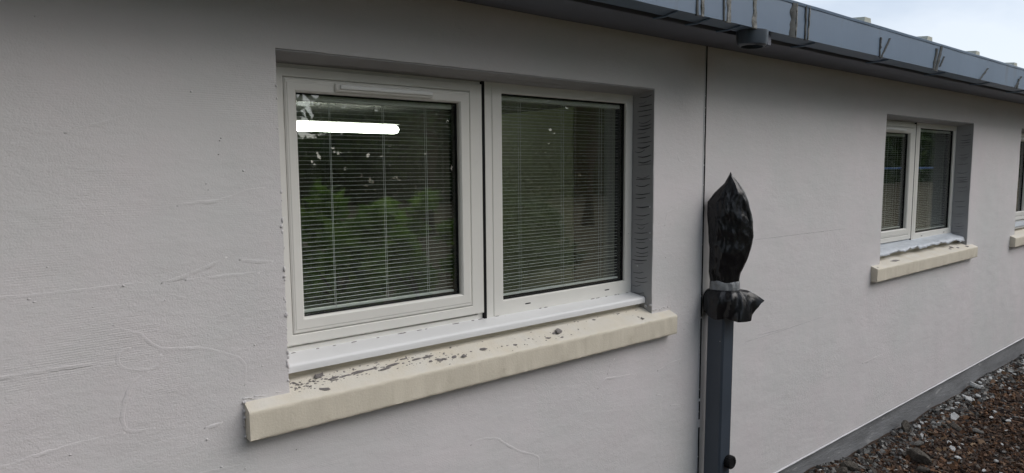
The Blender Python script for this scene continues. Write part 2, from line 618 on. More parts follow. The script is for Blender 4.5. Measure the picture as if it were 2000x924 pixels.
# trowel ridges left standing on the render
RIDGES = [
 [(0.347,1.575),(0.391,1.583),(0.430,1.583),(0.470,1.593),(0.507,1.608),(0.549,1.610)],
 [(0.145,1.732),(0.182,1.747),(0.229,1.762),(0.283,1.780)],
 [(-.15,1.402),(0.020,1.407),(0.076,1.404),(0.169,1.406),(0.278,1.407)],
 [(0.307,1.401),(0.365,1.417),(0.412,1.433),(0.452,1.449)],
 [(0.357,1.403),(0.441,1.406),(0.528,1.404)],
 [(0.479,1.440),(0.562,1.428)],
 [(-.18,1.249),(0.009,1.246),(0.098,1.247),(0.164,1.244),(0.212,1.238)],
 [(0.242,1.263),(0.221,1.261),(0.213,1.243),(0.221,1.223),(0.249,1.212),(0.275,1.208),(0.298,1.221),(0.299,1.240)],
 [(0.209,1.321),(0.233,1.306),(0.265,1.293),(0.281,1.268),(0.299,1.253),(0.356,1.245),(0.390,1.239),(0.426,1.223),(0.473,1.199),(0.485,1.182),(0.480,1.126)],
 [(0.275,1.204),(0.242,1.186),(0.232,1.160),(0.222,1.138),(0.216,1.096),(0.225,1.077),(0.279,1.071)],
 [(-.1,1.052),(0.019,1.064),(0.064,1.072),(0.135,1.077),(0.220,1.077)],
 [(0.380,1.044),(0.423,1.049)],
 [(0.33,0.936),(0.369,0.938),(0.468,0.930)],
 [(1.718,0.848),(1.761,0.882),(1.845,0.871),(1.909,0.868),(1.936,0.858)],
 [(1.770,0.892),(1.786,0.930),(1.810,0.946)],
 [(2.059,0.849),(2.139,0.866),(2.209,0.870)],
 [(2.052,0.751),(2.074,0.752),(2.097,0.736)],
 [(2.144,0.687),(2.184,0.684),(2.212,0.673)],
 [(1.148,0.791),(1.168,0.802),(1.204,0.801),(1.255,0.789),(1.293,0.757),(1.353,0.715),(1.414,0.687),(1.437,0.672),(1.432,0.617)],
 [(2.168,1.493),(2.107,1.474),(2.090,1.426)],
 [(2.162,1.712),(2.179,1.680),(2.206,1.674)],
 [(2.200,1.057),(2.262,1.050),(2.284,1.021),(2.257,1.000),(2.226,0.989)],
 [(2.739,1.325),(3.126,1.323),(3.609,1.321)],
 [(2.679,0.860),(3.012,0.862),(3.420,0.871)],
 [(3.895,0.529),(4.160,0.532)],
 [(3.523,0.651),(3.585,0.609)],
 [(2.784,0.874),(3.059,0.867)],
]
def resample(pts, step):
    out = []
    for (a, b), (c, d) in zip(pts[:-1], pts[1:]):
        n = max(1, int(math.hypot(c - a, d - b) / step))
        out += [(a + (c - a) * i / n, b + (d - b) * i / n) for i in range(n)]
    return out + [pts[-1]]
def smooth_line(p, it=3):
    for _ in range(it):
        p = [p[0]] + [((p[i - 1][0] + 2 * p[i][0] + p[i + 1][0]) / 4, (p[i - 1][1] + 2 * p[i][1] + p[i + 1][1]) / 4) for i in range(1, len(p) - 1)] + [p[-1]]
    return p
for ri, pts in enumerate(RIDGES):
    line = smooth_line(resample(pts, .006), 4)
    n = len(line)
    far = pts[0][0] > 2.4
    rings = []
    for i, (x, z) in enumerate(line):
        x += .0016 * mn.noise(Vector((i * .5, ri, 0)))
        z += .0020 * mn.noise(Vector((i * .45, ri, 9)))
        a, b = line[max(i - 1, 0)], line[min(i + 1, n - 1)]
        t = Vector((b[0] - a[0], b[1] - a[1])).normalized()
        pr = Vector((-t.y, t.x))
        end = min(1, min(i, n - 1 - i) / max(2, n * .2))
        amp = max(0, .25 + 1.1 * abs(mn.noise(Vector((i * .13, ri * 3.1, 4)))) * 1.6 - .35 * (mn.noise(Vector((i * .06, ri, 8))) > .25)) * end
        wd = (.0030 if not far else .004) * (.6 + .5 * end)
        ht = (.00065 if not far else .0005) * amp
        yb = .0022 * mn.noise(Vector((x * 2.1, z * 2.6, 0))) + .0012 * mn.noise(Vector((x * 6, z * 7, 5)))
        rings.append([(x + pr.x * wd * s, yb + yy, z + pr.y * wd * s) for s, yy in ((-5, .0006), (-1.6, -.3 * ht), (0, -ht), (.35, -.5 * ht), (.8, .0012))])
    mb = MB()
    if ri in (22, 23, 26):                              # thin dark cracks rather than ridges
        rings = [[(r[2][0], r[2][1] + .0004, r[2][2] - .0009), (r[2][0], r[2][1] - .0004, r[2][2]), (r[2][0], r[2][1] + .0004, r[2][2] + .0009)] for r in rings]
        mb.loft(rings)
        mb.build('hairline_crack', M_CRACK, panel_b)
        continue
    mb.loft(rings, closed=True)
    mb.build('trowel_ridge', M_WALL, panel_b if far else panel_a, smooth=True)

# blobs of paint and render along the arrises and by the joint
def lump(mb, c, r, sq=(1, 1, 1), seed=0, sub=1):
    ph = [(0, 0, 1)] + [(math.cos(a * math.pi / 3) * .87, math.sin(a * math.pi / 3) * .87, h) for h in (.5, -.5) for a in range(6)] + [(0, 0, -1)]
    vv = []
    for k, p in enumerate(ph):
        q = 1 + .45 * mn.noise(Vector((p[0] * 1.7 + seed, p[1] * 1.7, p[2] * 1.7 + seed * .37)))
        vv.append((c[0] + p[0] * r * q * sq[0], c[1] + p[1] * r * q * sq[1], c[2] + p[2] * r * q * sq[2]))
    ff = [(0, 1 + i, 1 + (i + 1) % 6) for i in range(6)] + [(1 + i, 7 + i, 7 + (i + 1) % 6, 1 + (i + 1) % 6) for i in range(6)] + [(13, 7 + (i + 1) % 6, 7 + i) for i in range(6)]
    mb.add(vv, ff)
mb = MB()
for i in range(46):
    z = random.choice([random.uniform(1.09, 1.40), random.uniform(1.40, 1.62), random.uniform(1.1, 1.9)])
    lump(mb, (.586 + random.uniform(-.002, .003), random.uniform(-.002, .003), z), random.uniform(.0015, .0042), (1, .7, random.uniform(.8, 2.2)), i)
for i in range(14):
    lump(mb, (random.uniform(.47, .58), .0, 1.092 + random.uniform(-.002, .004)), random.uniform(.001, .003), (random.uniform(1.5, 5), .6, .6), i + 60)
for i in range(10):
    lump(mb, (.474 + random.uniform(-.003, .002), -.004, random.uniform(1.0, 1.09)), random.uniform(.002, .005), (1, .8, 1.4), i + 90)
for i in range(16):
    lump(mb, (random.uniform(2.025, 2.14), .0, 1.094 + random.uniform(-.002, .008)), random.uniform(.0012, .0035), (1.8, .8, .8), i + 120)
for i in range(60):
    lump(mb, (2.3335 + random.uniform(-.003, .002), -.001, random.uniform(.2, 2.0)), random.uniform(.0012, .0034), (1, .8, 1.5), i + 160)
for i in range(24):
    lump(mb, (random.uniform(-.05, 2.3), -.0002, random.uniform(.5, 1.05)), random.uniform(.001, .0028), (1.3, .5, 1), i + 230)
for i in range(22):
    lump(mb, (random.uniform(-.05, .55), -.0002, random.uniform(1.05, 2.0)), random.uniform(.001, .0026), (1.3, .5, 1), i + 330)
o = mb.build('render_nibs', M_WALL, panel_a, smooth=True)
o['kind'] = 'stuff'
mb = MB()
for (x, z) in ((.449, 1.722), (.452, 1.728), (.445, 1.690), (.414, 1.622), (.418, 1.608), (.494, 1.545), (.60, .93), (1.88, 1.41), (2.10, 1.30)):
    lump(mb, (x, .0004, z), .0012, (1.4, .6, 1), x * 9)
o = mb.build('wall_pits', M_GROOVE, panel_a)
o['kind'] = 'stuff'

# stop beads and the black movement joint between the panels
mb = MB()
zz = list(np.arange(ZB, 2.16, .03))
mb.loft([[(2.3295 + .0006 * mn.noise(Vector((z * 9, 1, 0))), -.0016, z), (2.3348 + .0014 * mn.noise(Vector((z * 22, 3, 0))), -.0019, z), (2.3345, .02, z), (2.3295, .02, z)] for z in zz])
mb.build('stop_bead', M_BEAD, B)
mb = MB()
mb.loft([[(2.3455 + .0012 * mn.noise(Vector((z * 22, 5, 0))), -.0018, z), (2.350, -.0016, z), (2.350, .02, z), (2.3455, .02, z)] for z in zz])
mb.build('stop_bead', M_WALL, B)
mb = MB()
mb.box(2.3346, 2.3456, -.0017, .05, .1, 2.2)
mb.build('movement_joint', M_BLACK, B)
for z0, z1 in ((.545, .580), (.66, .672), (1.02, 1.026)):
    mb = MB()
    mb.box(2.3340, 2.3460, -.0026, .013, z0, z1, .001)
    mb.build('joint_bridge', M_WALL, B)

# plinth with its bead
mb = MB()
px = list(np.arange(-3, 12.01, .05))
mb.prism_x([(.012, -.5), (.010, .02), (.012, .1445), (.25, .1445), (.25, -.5)], px, .004, 3)
mb.build('plinth', M_PLINTH, B, smooth=35)
mb = MB()
mb.prism_x([(-.0045, .1455), (-.0045, .1485), (-.0005, .151), (.02, .151), (.02, .1455)], px, .0012, 8)
mb.build('bellcast_bead', M_BEAD, B)

# reveals: the grey base coat was never painted
for k, d in enumerate((0, DX2, DX3)):
    zs = list(np.arange(1.075, 1.952, .0175))
    mb = MB()
    mb.loft([[(2.0185 + d + .0012 * mn.noise(Vector((z * 12, 1 + d, 0))), .0025, z), (2.0165 + d + .0012 * mn.noise(Vector((z * 12, 5 + d, 0))), .118, z), (2.026 + d, .118, z), (2.026 + d, .0025, z)] for z in zs])
    rb = mb.build('reveal_board', M_GREY, B, smooth=40)
    if k < 2:
        G = [1.9229,1.902,1.8862,1.8705,1.8494,1.8336,1.8146,1.7998,1.7829,1.767,1.7512,1.7331,1.7151,1.6981,1.68,1.664,1.6213,1.6084,1.5891,1.5698,1.5516,1.5354,1.5139,1.5031,1.4891,1.4708,1.4535,1.4361,1.4188,1.4004,1.3786,1.3601,1.3405,1.3252,1.3078,1.2914,1.275,1.2421,1.2245,1.2069,1.1904,1.1761,1.1596]
        for i, z in enumerate(G):
            rr = random.Random(i * 3 + k)
            if rr.random() < (.10 if k == 0 else .35):
                continue
            z += rr.uniform(-.003, .003)
            t = i / len(G)
            y0 = .012 + .014 * t + rr.uniform(-.005, .005)           # outer end of the stroke
            y1 = y0 + rr.uniform(.056, .074)
            sag = rr.uniform(.001, .009)
            th = rr.uniform(.0009, .0027) * (1 if k == 0 else .6)
            if rr.random() < .2:
                y0 += rr.uniform(.01, .03)
                th *= .6
            rg = []
            for q in range(9):
                s = q / 8
                y = y0 + (y1 - y0) * s
                zc = z + .004 * (1 - s) - sag * math.sin(math.pi * min(1, s * .9)) + (.0008 * mn.noise(Vector((s * 4, i, k))))
                w = th * math.sin(math.pi * (.15 + .7 * s)) * (1.15 - .3 * s)
                xx = 2.0175 - .0012 * s + d
                rg.append([(xx - .0012, y, zc), (xx + .001, y, zc + w), (xx + .003, y, zc), (xx + .001, y, zc - w)])
            m2 = MB()
            m2.loft(rg)
            m2.build('adhesive_stroke', M_GROOVE, rb)
    mb = MB()
    rings = []
    for x in np.arange(.588 + d, 2.0201 + d, .0358):
        e = .0016 * mn.noise(Vector((x * 9, 3, 0)))
        lip = .0045 + .003 * mn.noise(Vector((x * 3, 7, 0)))
        rings.append([(x, .0035, 1.9455 + e), (x, .060, 1.9425 + e - lip * .4), (x, .064, 1.9425 + e - lip), (x, .118, 1.930 + e * .4), (x, .118, 1.957), (x, .0035, 1.957)])
    mb.loft(rings)
    mb.build('head_board', M_GREY, B, smooth=30)
# paint dabs stuck on the near reveal
for (y, z, r) in ((.014, 1.503, .004), (.012, 1.402, .0035), (.011, 1.376, .0032), (.072, 1.268, .0055), (.062, 1.252, .003), (.006, 1.12, .006), (.030, 1.112, .007)):
    mb = MB()
    lump(mb, (2.0165, y, z), r, (.5, 1, 1), z * 5)
    mb.build('paint_dab', M_BEAD, B, smooth=True)

# stone sills
def sill(d, seed):
    xs = list(np.linspace(.475 + d, 2.130 + d, 300))
    mb = MB()
    mb.prism_x([(-.0360, .996), (-.0378, .9985), (-.0380, 1.004), (-.0385, 1.060), (-.0384, 1.0660), (-.0370, 1.0695), (-.0345, 1.0716), (-.0290, 1.0738), (.040, 1.1011), (.046, 1.1035), (.060, 1.1055), (.060, 1.142), (.21, 1.142), (.21, .996)], xs, .0011, seed)
    return mb.build('window_sill', M_SILL, B, smooth=50)
sill(0, 1)
sill(DX2, 21)
sill(DX3, 31)

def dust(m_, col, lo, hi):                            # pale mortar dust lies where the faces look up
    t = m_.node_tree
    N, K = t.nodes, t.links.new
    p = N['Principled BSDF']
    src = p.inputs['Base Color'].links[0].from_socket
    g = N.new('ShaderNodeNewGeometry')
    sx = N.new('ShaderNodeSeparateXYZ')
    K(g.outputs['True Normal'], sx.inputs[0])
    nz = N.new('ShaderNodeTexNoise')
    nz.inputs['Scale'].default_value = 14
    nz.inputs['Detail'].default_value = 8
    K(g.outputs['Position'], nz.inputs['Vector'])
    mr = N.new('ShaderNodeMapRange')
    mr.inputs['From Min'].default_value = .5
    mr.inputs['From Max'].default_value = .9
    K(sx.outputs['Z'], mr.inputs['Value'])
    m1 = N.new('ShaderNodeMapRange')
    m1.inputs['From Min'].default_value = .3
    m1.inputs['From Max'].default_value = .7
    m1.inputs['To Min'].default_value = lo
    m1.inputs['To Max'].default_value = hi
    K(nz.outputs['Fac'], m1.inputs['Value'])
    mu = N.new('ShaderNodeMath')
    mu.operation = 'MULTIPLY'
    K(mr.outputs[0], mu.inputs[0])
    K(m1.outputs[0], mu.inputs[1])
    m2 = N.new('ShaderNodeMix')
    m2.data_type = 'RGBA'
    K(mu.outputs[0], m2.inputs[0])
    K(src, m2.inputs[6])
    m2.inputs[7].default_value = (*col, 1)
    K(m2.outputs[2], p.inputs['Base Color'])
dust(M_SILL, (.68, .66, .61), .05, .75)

# windows: a frame with its sub-parts
GL = (.672, 1.195, 1.250, 1.860)
GR = (1.367, 1.976, 1.2085, 1.900)
mb = MB()
mb.frame((.5895, 1.2835, 1.152, 1.936), (.628, 1.262, 1.172, 1.905), .109, .175)
window = mb.build('window', M_UPVC, B)
mb = MB()
mb.frame((.612, 1.2825, 1.1785, 1.9225), (.640, 1.234, 1.2075, 1.897), .0985, .15, .0025)
mb.frame((.6415, 1.2325, 1.2095, 1.8955), (.6735, 1.1935, 1.2515, 1.8585), .0965, .15, .004)
mb.frame((.646, 1.228, 1.2185, 1.886), (.672, 1.195, 1.250, 1.860), .0945, .15, .0035)
mb.build('sash_frame', M_UPVC, window)
mb = MB()
mb.frame((1.3243, 2.0160, 1.152, 1.936), GR, .1020, .175, .0030)
mb.build('fixed_frame', M_UPVC, window)
mb = MB()
mb.box(1.2935, 1.3232, .1015, .175, 1.152, 1.936, .002)
mb.build('mullion_post', M_UPVC, window)
mb = MB()
mb.box(1.2829, 1.2932, .0995, .15, 1.153, 1.935)
mb.build('mullion_gasket', M_BLACK, window)
for R_ in (GL, GR):
    mb = MB()
    I_ = (R_[0] + .0035, R_[1] - .0045, R_[2] + .0045, R_[3] - .004)
    mb.frame((R_[0] - .004, R_[1] + .004, R_[2] - .004, R_[3] + .004), I_, .1130, .155, .0008)
    mb.build('glazing_gasket', M_BLACK, window)
    for y in (.1185, .1500):
        mb = MB()
        mb.box(I_[0] + .0002, I_[1] - .0002, y, y + .004, I_[2] + .0002, I_[3] - .0002)
        mb.build('glass_pane', M_GLASS, window)
mb = MB()
mb.box(.779, 1.091, .086, .0962, 1.8655, 1.8880, .003)
vent = mb.build('trickle_vent', M_UPVC, window)
mb = MB()
mb.box(.792, 1.088, .080, .0868, 1.8725, 1.8838, .002)
mb.build('vent_flap', M_SLAT, window)
for x0 in (1.4620, 1.8620):
    mb = MB()
    mb.box(x0, x0 + .024, .1008, .103, 1.1820, 1.1858, .0008)
    mb.build('drain_slot', M_BLACK, window)
mb = MB()
prof = [(.112, 1.1595), (.040, 1.1500), (.034, 1.1488), (.0300, 1.1450), (.0285, 1.1400), (.0290, 1.1260), (.0340, 1.1255), (.0350, 1.134), (.112, 1.142)]
mb.prism_x(prof, list(np.linspace(.5905, 2.0135, 30)), .0003, 2)
cill = mb.build('window_cill', M_CILL, window, smooth=35)
mb = MB()
for i in range(26):                                   # broken bead of old sealant where cill meets frame
    x = .60 + 1.4 * random.random() ** .8
    lump(mb, (x, .1005, 1.1585), random.uniform(.0015, .003), (random.uniform(2, 5), .6, .8), i + 500)
o = mb.build('sealant_crumbs', M_FLAKE, window)
o['kind'] = 'stuff'
# small holes and dirt smear by the right corner
def copy_part(src, d, parent):
    c = src.copy()
    COL.objects.link(c)
    c.parent = parent
    c.matrix_parent_inverse = src.matrix_parent_inverse.copy()
    return c
for d in (DX2, DX3):
    w2 = copy_part(window, d, B)
    w2.location.x += d
    for ch in list(window.children):
        c = copy_part(ch, d, w2)

# eaves: soffit, fascia, gutter, roof
mb = MB()
xs = list(np.arange(-3.0, 12.3, .12))
mb.prism_x([(.03, 2.1400), (-.198, 2.1385), (-.200, 2.1405), (-.200, 2.157), (.03, 2.157)], xs, .0018, 6)
mb.build('soffit', M_SOFFIT, B, smooth=30)
mb = MB()
mb.box(-3.0, 12.3, -.186, -.166, 2.158, 2.300)
mb.build('fascia', M_DARK, B)
mb = MB()
gp = [(-.3100, 2.1425), (-.3100, 2.2610), (-.3125, 2.2625), (-.3135, 2.2720), (-.3100, 2.2745), (-.3000, 2.2745), (-.3000, 2.2715), (-.3070, 2.2700),
      (-.3070, 2.1455), (-.2340, 2.1455), (-.2340, 2.2600), (-.2310, 2.2600), (-.2310, 2.1425)]
mb.prism_x(gp, xs, .0012, 4)
gutter = mb.build('gutter', M_ANTH, B, smooth=30)
def strap(x, w, z0, z1, lean=0., mat_=None, y=-.3105, rag=.35, name='joint_strap', proud=.004, seed=0):
    mb = MB()
    rg = []
    n = 12
    for i in range(n + 1):
        s = i / n
        z = z0 + (z1 - z0) * s
        xc = x + lean * s
        l = w * (.5 + rag * mn.noise(Vector((s * 5, x * 9, seed))))
        r = w * (.5 + rag * mn.noise(Vector((s * 5, x * 9, seed + 7))))
        p = proud * (.7 + .6 * mn.noise(Vector((s * 7, x, seed + 3))))
        rg.append([(xc - l, y + .003, z), (xc - l * .6, y - p, z), (xc + r * .6, y - p, z), (xc + r, y + .003, z)])
    mb.loft(rg)
    return mb.build(name, mat_ or M_STRAP, gutter, smooth=40)
for x, w, m_ in ((1.30, .04, M_STRAP), (1.845, .014, M_MOSS), (1.872, .022, M_STRAP), (1.992, .013, M_MOSS), (2.020, .030, M_STRAP), (2.178, .034, M_STRAP), (2.436, .050, M_MOSS), (2.462, .012, M_STRAP), (2.532, .014, M_MOSS), (2.553, .010, M_STRAP)):
    strap(x, w, 2.138 + random.uniform(0, .004), 2.268, random.uniform(-.006, .006), m_, seed=int(x * 50))
for x, w, z0, z1, ln in ((3.190, .014, 2.140, 2.225, .004), (3.205, .018, 2.136, 2.232, .085), (3.82, .028, 2.138, 2.245, .03), (3.85, .040, 2.132, 2.265, .06), (3.90, .020, 2.16, 2.215, .05), (4.50, .022, 2.138, 2.215, .13), (5.15, .024, 2.138, 2.22, .12), (5.20, .030, 2.138, 2.20, .02)):
    strap(x, w, z0, z1, ln, M_MOSS, name='dirt_streak', proud=.006, seed=int(x * 50))
# outlet below the gutter
mb = MB()
oc = (2.235, -.268)
mb.loft([[(oc[0] + r * math.cos(a * math.pi / 12), oc[1] + r * .8 * math.sin(a * math.pi / 12), z) for a in range(24)] for r, z in ((.066, 2.1425), (.064, 2.110), (.060, 2.094), (.050, 2.088), (.046, 2.088), (.046, 2.12))])
mb.build('outlet', M_PIPE, gutter, smooth=35)
mb = MB()
mb.box(2.298, 2.330, -.290, -.250, 2.094, 2.1422, .006)
mb.build('outlet_lug', M_SOFFIT, gutter)
for x in (1.75, 1.92, 2.10, 2.62, 3.30, 4.0, 4.7, 5.4, 6.1):
    mb = MB()
    mb.tube([(x, -.305, 2.1405), (x + .01, -.25, 2.136), (x + .015, -.20, 2.139), (x + .012, -.187, 2.17)], .004, 6)
    mb.build('gutter_bracket', M_ANTH, gutter, smooth=True)
mb = MB()
mb.prism_x([(-.285, 2.270), (-.285, 2.274), (7.4, 3.05), (7.4, 3.044)], [-3.2, 12.4])
roof = mb.build('roof', M_ANTH, B)
for k in range(-6, 14):
    x = 3.085 + .70 * k
    mb = MB()
    rg = []
    for y, z in ((-.300, 2.2748), (7.3, 3.043)):
        rg.append([(x - .034, y, z), (x - .028, y, z + .024), (x + .028, y, z + .024), (x + .034, y, z)])
    mb.loft(rg)
    mb.build('roof_rib', M_RIB, roof)

# the rooms behind the glass
def sbox(name, m_, *a):
    q = MB()
    q.box(*a)
    return struct(q.build(name, m_))
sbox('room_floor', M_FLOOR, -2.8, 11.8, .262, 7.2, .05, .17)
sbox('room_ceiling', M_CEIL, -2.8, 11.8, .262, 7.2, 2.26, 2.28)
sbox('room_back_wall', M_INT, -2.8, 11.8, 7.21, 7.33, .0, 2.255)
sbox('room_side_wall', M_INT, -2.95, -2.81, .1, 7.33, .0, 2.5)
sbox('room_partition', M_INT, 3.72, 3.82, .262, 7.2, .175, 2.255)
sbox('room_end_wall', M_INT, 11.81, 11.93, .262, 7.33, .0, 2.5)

cup = empty('cupboard', (2.69, 1.25, .17), 'tall olive cupboard seen inside through the right-hand pane of the near window', 'cupboard')
mb = MB()
mb.box(2.50, 2.90, .94, 1.58, .17, 1.982, .003)
mb.build('carcass', M_CUP, cup)
mb = MB()
mb.box(2.502, 2.898, .918, .938, .20, 1.980, .003)
mb.build('door', M_WOOD, cup)

lamp = empty('batten_lamp', (2.4, 4.0, 2.26), 'lit white fluorescent batten lamp seen inside behind the near left pane', 'lamp')
M_TUBE = bpy.data.materials.new('lit_diffuser')
M_TUBE.use_nodes = True
_p = M_TUBE.node_tree.nodes['Principled BSDF']
_p.inputs['Base Color'].default_value = (.9, .9, .88, 1)
_p.inputs['Emission Color'].default_value = (1, .97, .9, 1)
_p.inputs['Emission Strength'].default_value = 22
mb = MB()
prof = [(4.0 + .036 * math.cos(a * math.pi / 8), 2.034 + .039 * math.sin(a * math.pi / 8)) for a in range(16)]
mb.loft([[(x, 4.0 + (y - 4.0) * k, 2.034 + (z - 2.034) * k) for y, z in prof] for x, k in ((1.20, .6), (1.22, 1), (3.10, 1), (3.125, .93), (3.143, .72), (3.153, .4))])
mb.build('diffuser', M_TUBE, lamp, smooth=50)
mb = MB()
mb.box(1.2, 3.155, 3.965, 4.035, 2.081, 2.11, .003)
mb.build('batten', M_CEIL, lamp)
for x in (1.8, 2.9):
    mb = MB()
    mb.tube([(x, 4, 2.11), (x, 4, 2.26)], .004, 6)
    mb.build('hanger', M_CEIL, lamp)

# venetian blinds between the panes
def blind(R_, cords, d, label):
    x0, x1, z0, z1 = R_[0] + .009, R_[1] - .012, R_[2] + .008, R_[3] - .005
    t = empty('venetian_blind', ((x0 + x1) / 2 + d, .136, z0), label, 'blind', 'white venetian blinds sealed between window panes')
    mb = MB()
    mb.box(x0, x1, .1255, .1465, z1 - .0145, z1, .001)
    link('headrail', mb.mesh('headrail', M_UPVC), None).parent = t
    mb = MB()
    mb.box(x0, x1, .1285, .1435, z0, z0 + .007, .001)
    link('bottom_rail', mb.mesh('bottom_rail', M_SLAT), None).parent = t
    for c in cords:
        for y in (.1283, .1437):
            mb = MB()
            mb.tube([(c + (.0 if y < .135 else .003), y, z0 + .004), (c + (.0 if y < .135 else .003), y, z1 - .014)], .0007, 5)
            link('ladder_cord', mb.mesh('ladder_cord', M_CORD), None).parent = t
    mb = MB()
    prof_ = [(.1325, 0), (.1342, .0002), (.1360, .0003), (.1378, .0002), (.1395, 0), (.1395, -.0003), (.1360, .0), (.1325, -.0003)]
    mb.prism_x(prof_, list(np.linspace(x0, x1, 3)))
    sm = mb.mesh('slat', M_SLAT)
    z = z0 + .0165
    i = 0
    while z < z1 - .02:
        s = link('slat', sm, None)
        s.parent = t
        s.location = (0, 0, z)
        s.rotation_euler = (0, RAD(random.uniform(-.06, .06)), 0)
        z += .0119 + (.0004 * mn.noise(Vector((i * .9, x0 * 3 + d, 0))))
        i += 1
    off = Vector((-(x0 + x1) / 2, -.136, -z0))
    for ch in t.children:
        ch.location = Vector(ch.location) + off
    return t
CL, CR = (.779, .945, 1.090), (1.466, 1.668, 1.866)
blind(GL, CL, 0, 'white venetian blind in left pane of near window, in front of the lit lamp')
blind(GR, CR, 0, 'white venetian blind in right pane of near window, before the olive cupboard')
blind(GL, CL, DX2, 'white venetian blind in left pane of the farther window')
blind(GR, CR, DX2, 'white venetian blind in right pane of the farther window')

# ------------------------------------------------------------------ downpipe and its bag
dp = empty('downpipe', (2.38, -.07, 0), 'blue grey square downpipe standing cut off against the rendered wall', 'downpipe')
mb = MB()
ring = []
b_ = .007
for z, x_ in ((-.05, 2.3725), (.30, 2.3745), (.62, 2.3775), (1.125, 2.3815)):
    hx, hy, cy = .0405, .040, -.069
    ring.append([(x_ + sx, cy + sy, z) for sx, sy in ((-hx + b_, -hy), (hx - b_, -hy), (hx, -hy + b_), (hx, hy - b_), (hx - b_, hy), (-hx + b_, hy), (-hx, hy - b_), (-hx, -hy + b_))])
mb.loft(ring)
mb.build('pipe', M_PIPE, dp, smooth=30)
mb = MB()
rg = []
for y, r in ((-.108, .026), (-.120, .0275), (-.131, .0275), (-.135, .025), (-.1355, .016), (-.1335, .015)):
    rg.append([(2.3925 + r * (1 + (.035 if a % 2 else -.03)) * math.cos(a * math.pi / 18), y, .418 + r * (1 + (.035 if a % 2 else -.03)) * math.sin(a * math.pi / 18)) for a in range(36)])
mb.loft(rg)
mb.build('access_cap', M_BLACK, dp, smooth=40)
for i, (u_, z) in enumerate(((-.022, .94), (-.005, .70))):
    mb = MB()
    lump(mb, (2.340 if u_ < 0 else 2.34, -.069 + u_ * 1.2, z), .0025, (.3, 1.2, .8), i * 3.3)
    mb.build('paint_spot', M_BEAD, dp, smooth=True)

bagc = Vector((2.38, -.07))
bu, bv = Vector((.55308, -.83313)), Vector((.83313, .55308))
bagE = empty('plastic_bag', (2.38, -.07, 1.03), 'black plastic bag taped over the top of the downpipe', 'bag')
def interp(tab, z):
    for (z0, *a), (z1, *b) in zip(tab[:-1], tab[1:]):
        if z0 >= z >= z1:
            t = (z0 - z) / (z0 - z1)
            return [p + (q - p) * t for p, q in zip(a, b)]
    return list(tab[-1][1:])
TAB = [(1.634, .0235, .0245, .001), (1.615, .015, .034, .010), (1.588, .001, .057, .022), (1.55, -.038, .083, .036), (1.512, -.0655, .098, .046), (1.4357, -.064, .116, .052), (1.372, -.0575, .121, .052), (1.323, -.053, .112, .050), (1.276, -.0545, .098, .047), (1.22, -.0544, .074, .043), (1.181, -.0465, .067, .041), (1.150, -.043, .0675, .040)]
_br = random.Random(5)
CELLS = [(2 * math.pi * _br.random(), _br.uniform(1.12, 1.66)) for _ in range(34)]
CELLS2 = [(2 * math.pi * _br.random(), _br.uniform(1.12, 1.66)) for _ in range(150)]
def crumple(th, z, CELLS=CELLS, m=1.):
    """thin film pulled flat between creases: low in the middle of each cell, sharp where cells meet"""
    best = 9.
    th += 1.6 * (z - 1.4) + .25 * mn.noise(Vector((math.cos(th) * 2, math.sin(th) * 2, z * 8)))
    for a, b in CELLS:
        da = (th - a + math.pi) % (2 * math.pi) - math.pi
        best = min(best, (da * m / .95) ** 2 + ((z - b) * m / .095) ** 2)
    return min(best, 1.4)
def bag_ring(z, uL, uR, dv, n=120, fold=1., flare=0.):
    mid, half = (uL + uR) / 2, (uR - uL) / 2
    rg = []
    for i in range(n):
        th = 2 * math.pi * i / n
        c, s = math.cos(th), math.sin(th)
        gather = 1 - min(1, abs(z - 1.16) / .07)                # fine pleats only near the tape
        k = 1 + fold * (.14 * (crumple(th, z) - .45) + .065 * (crumple(th, z, CELLS2, 2.1) - .45) + .05 * mn.noise(Vector((c * 5, s * 5, z * 16))) - .04 * abs(mn.noise(Vector((c * 8 + z * 9, s * 8, z * 14)))) + gather * .05 * math.sin(th * 17 + 2 * math.sin(th * 3)))
        k2 = 1 + .25 * (k - 1) if abs(c) > .9 else k
        p = bagc + bu * (mid + half * c * k2) + bv * (dv * s * (1 + fold * 1.5 * (k - 1)))
        rg.append((p.x, min(p.y, -.008), z))
    return rg
mb = MB()
zz = np.linspace(1.634, 1.150, 76)
mb.loft([bag_ring(z, *interp(TAB, z), fold=1.0 if z < 1.61 else .3) for z in zz])
mb.build('bag', M_BAG, bagE, smooth=22)
mb = MB()
rg = []
for z, g in ((1.187, .0005), (1.183, .0025), (1.170, .003), (1.155, .003), (1.142, .0028), (1.137, .0005)):
    r = bag_ring(z, -.0455 - g, .0690 + g, .0425 + g, n=60, fold=.6)
    rg.append([(x, y, zz_ + .010 * mn.noise(Vector((x * 30, y * 30, 2))) - .10 * (x - 2.38) * (.0 if g else .0)) for x, y, zz_ in r])
mb.loft(rg, True, False, False)
mb.build('tape_band', M_TAPE, bagE, smooth=30)
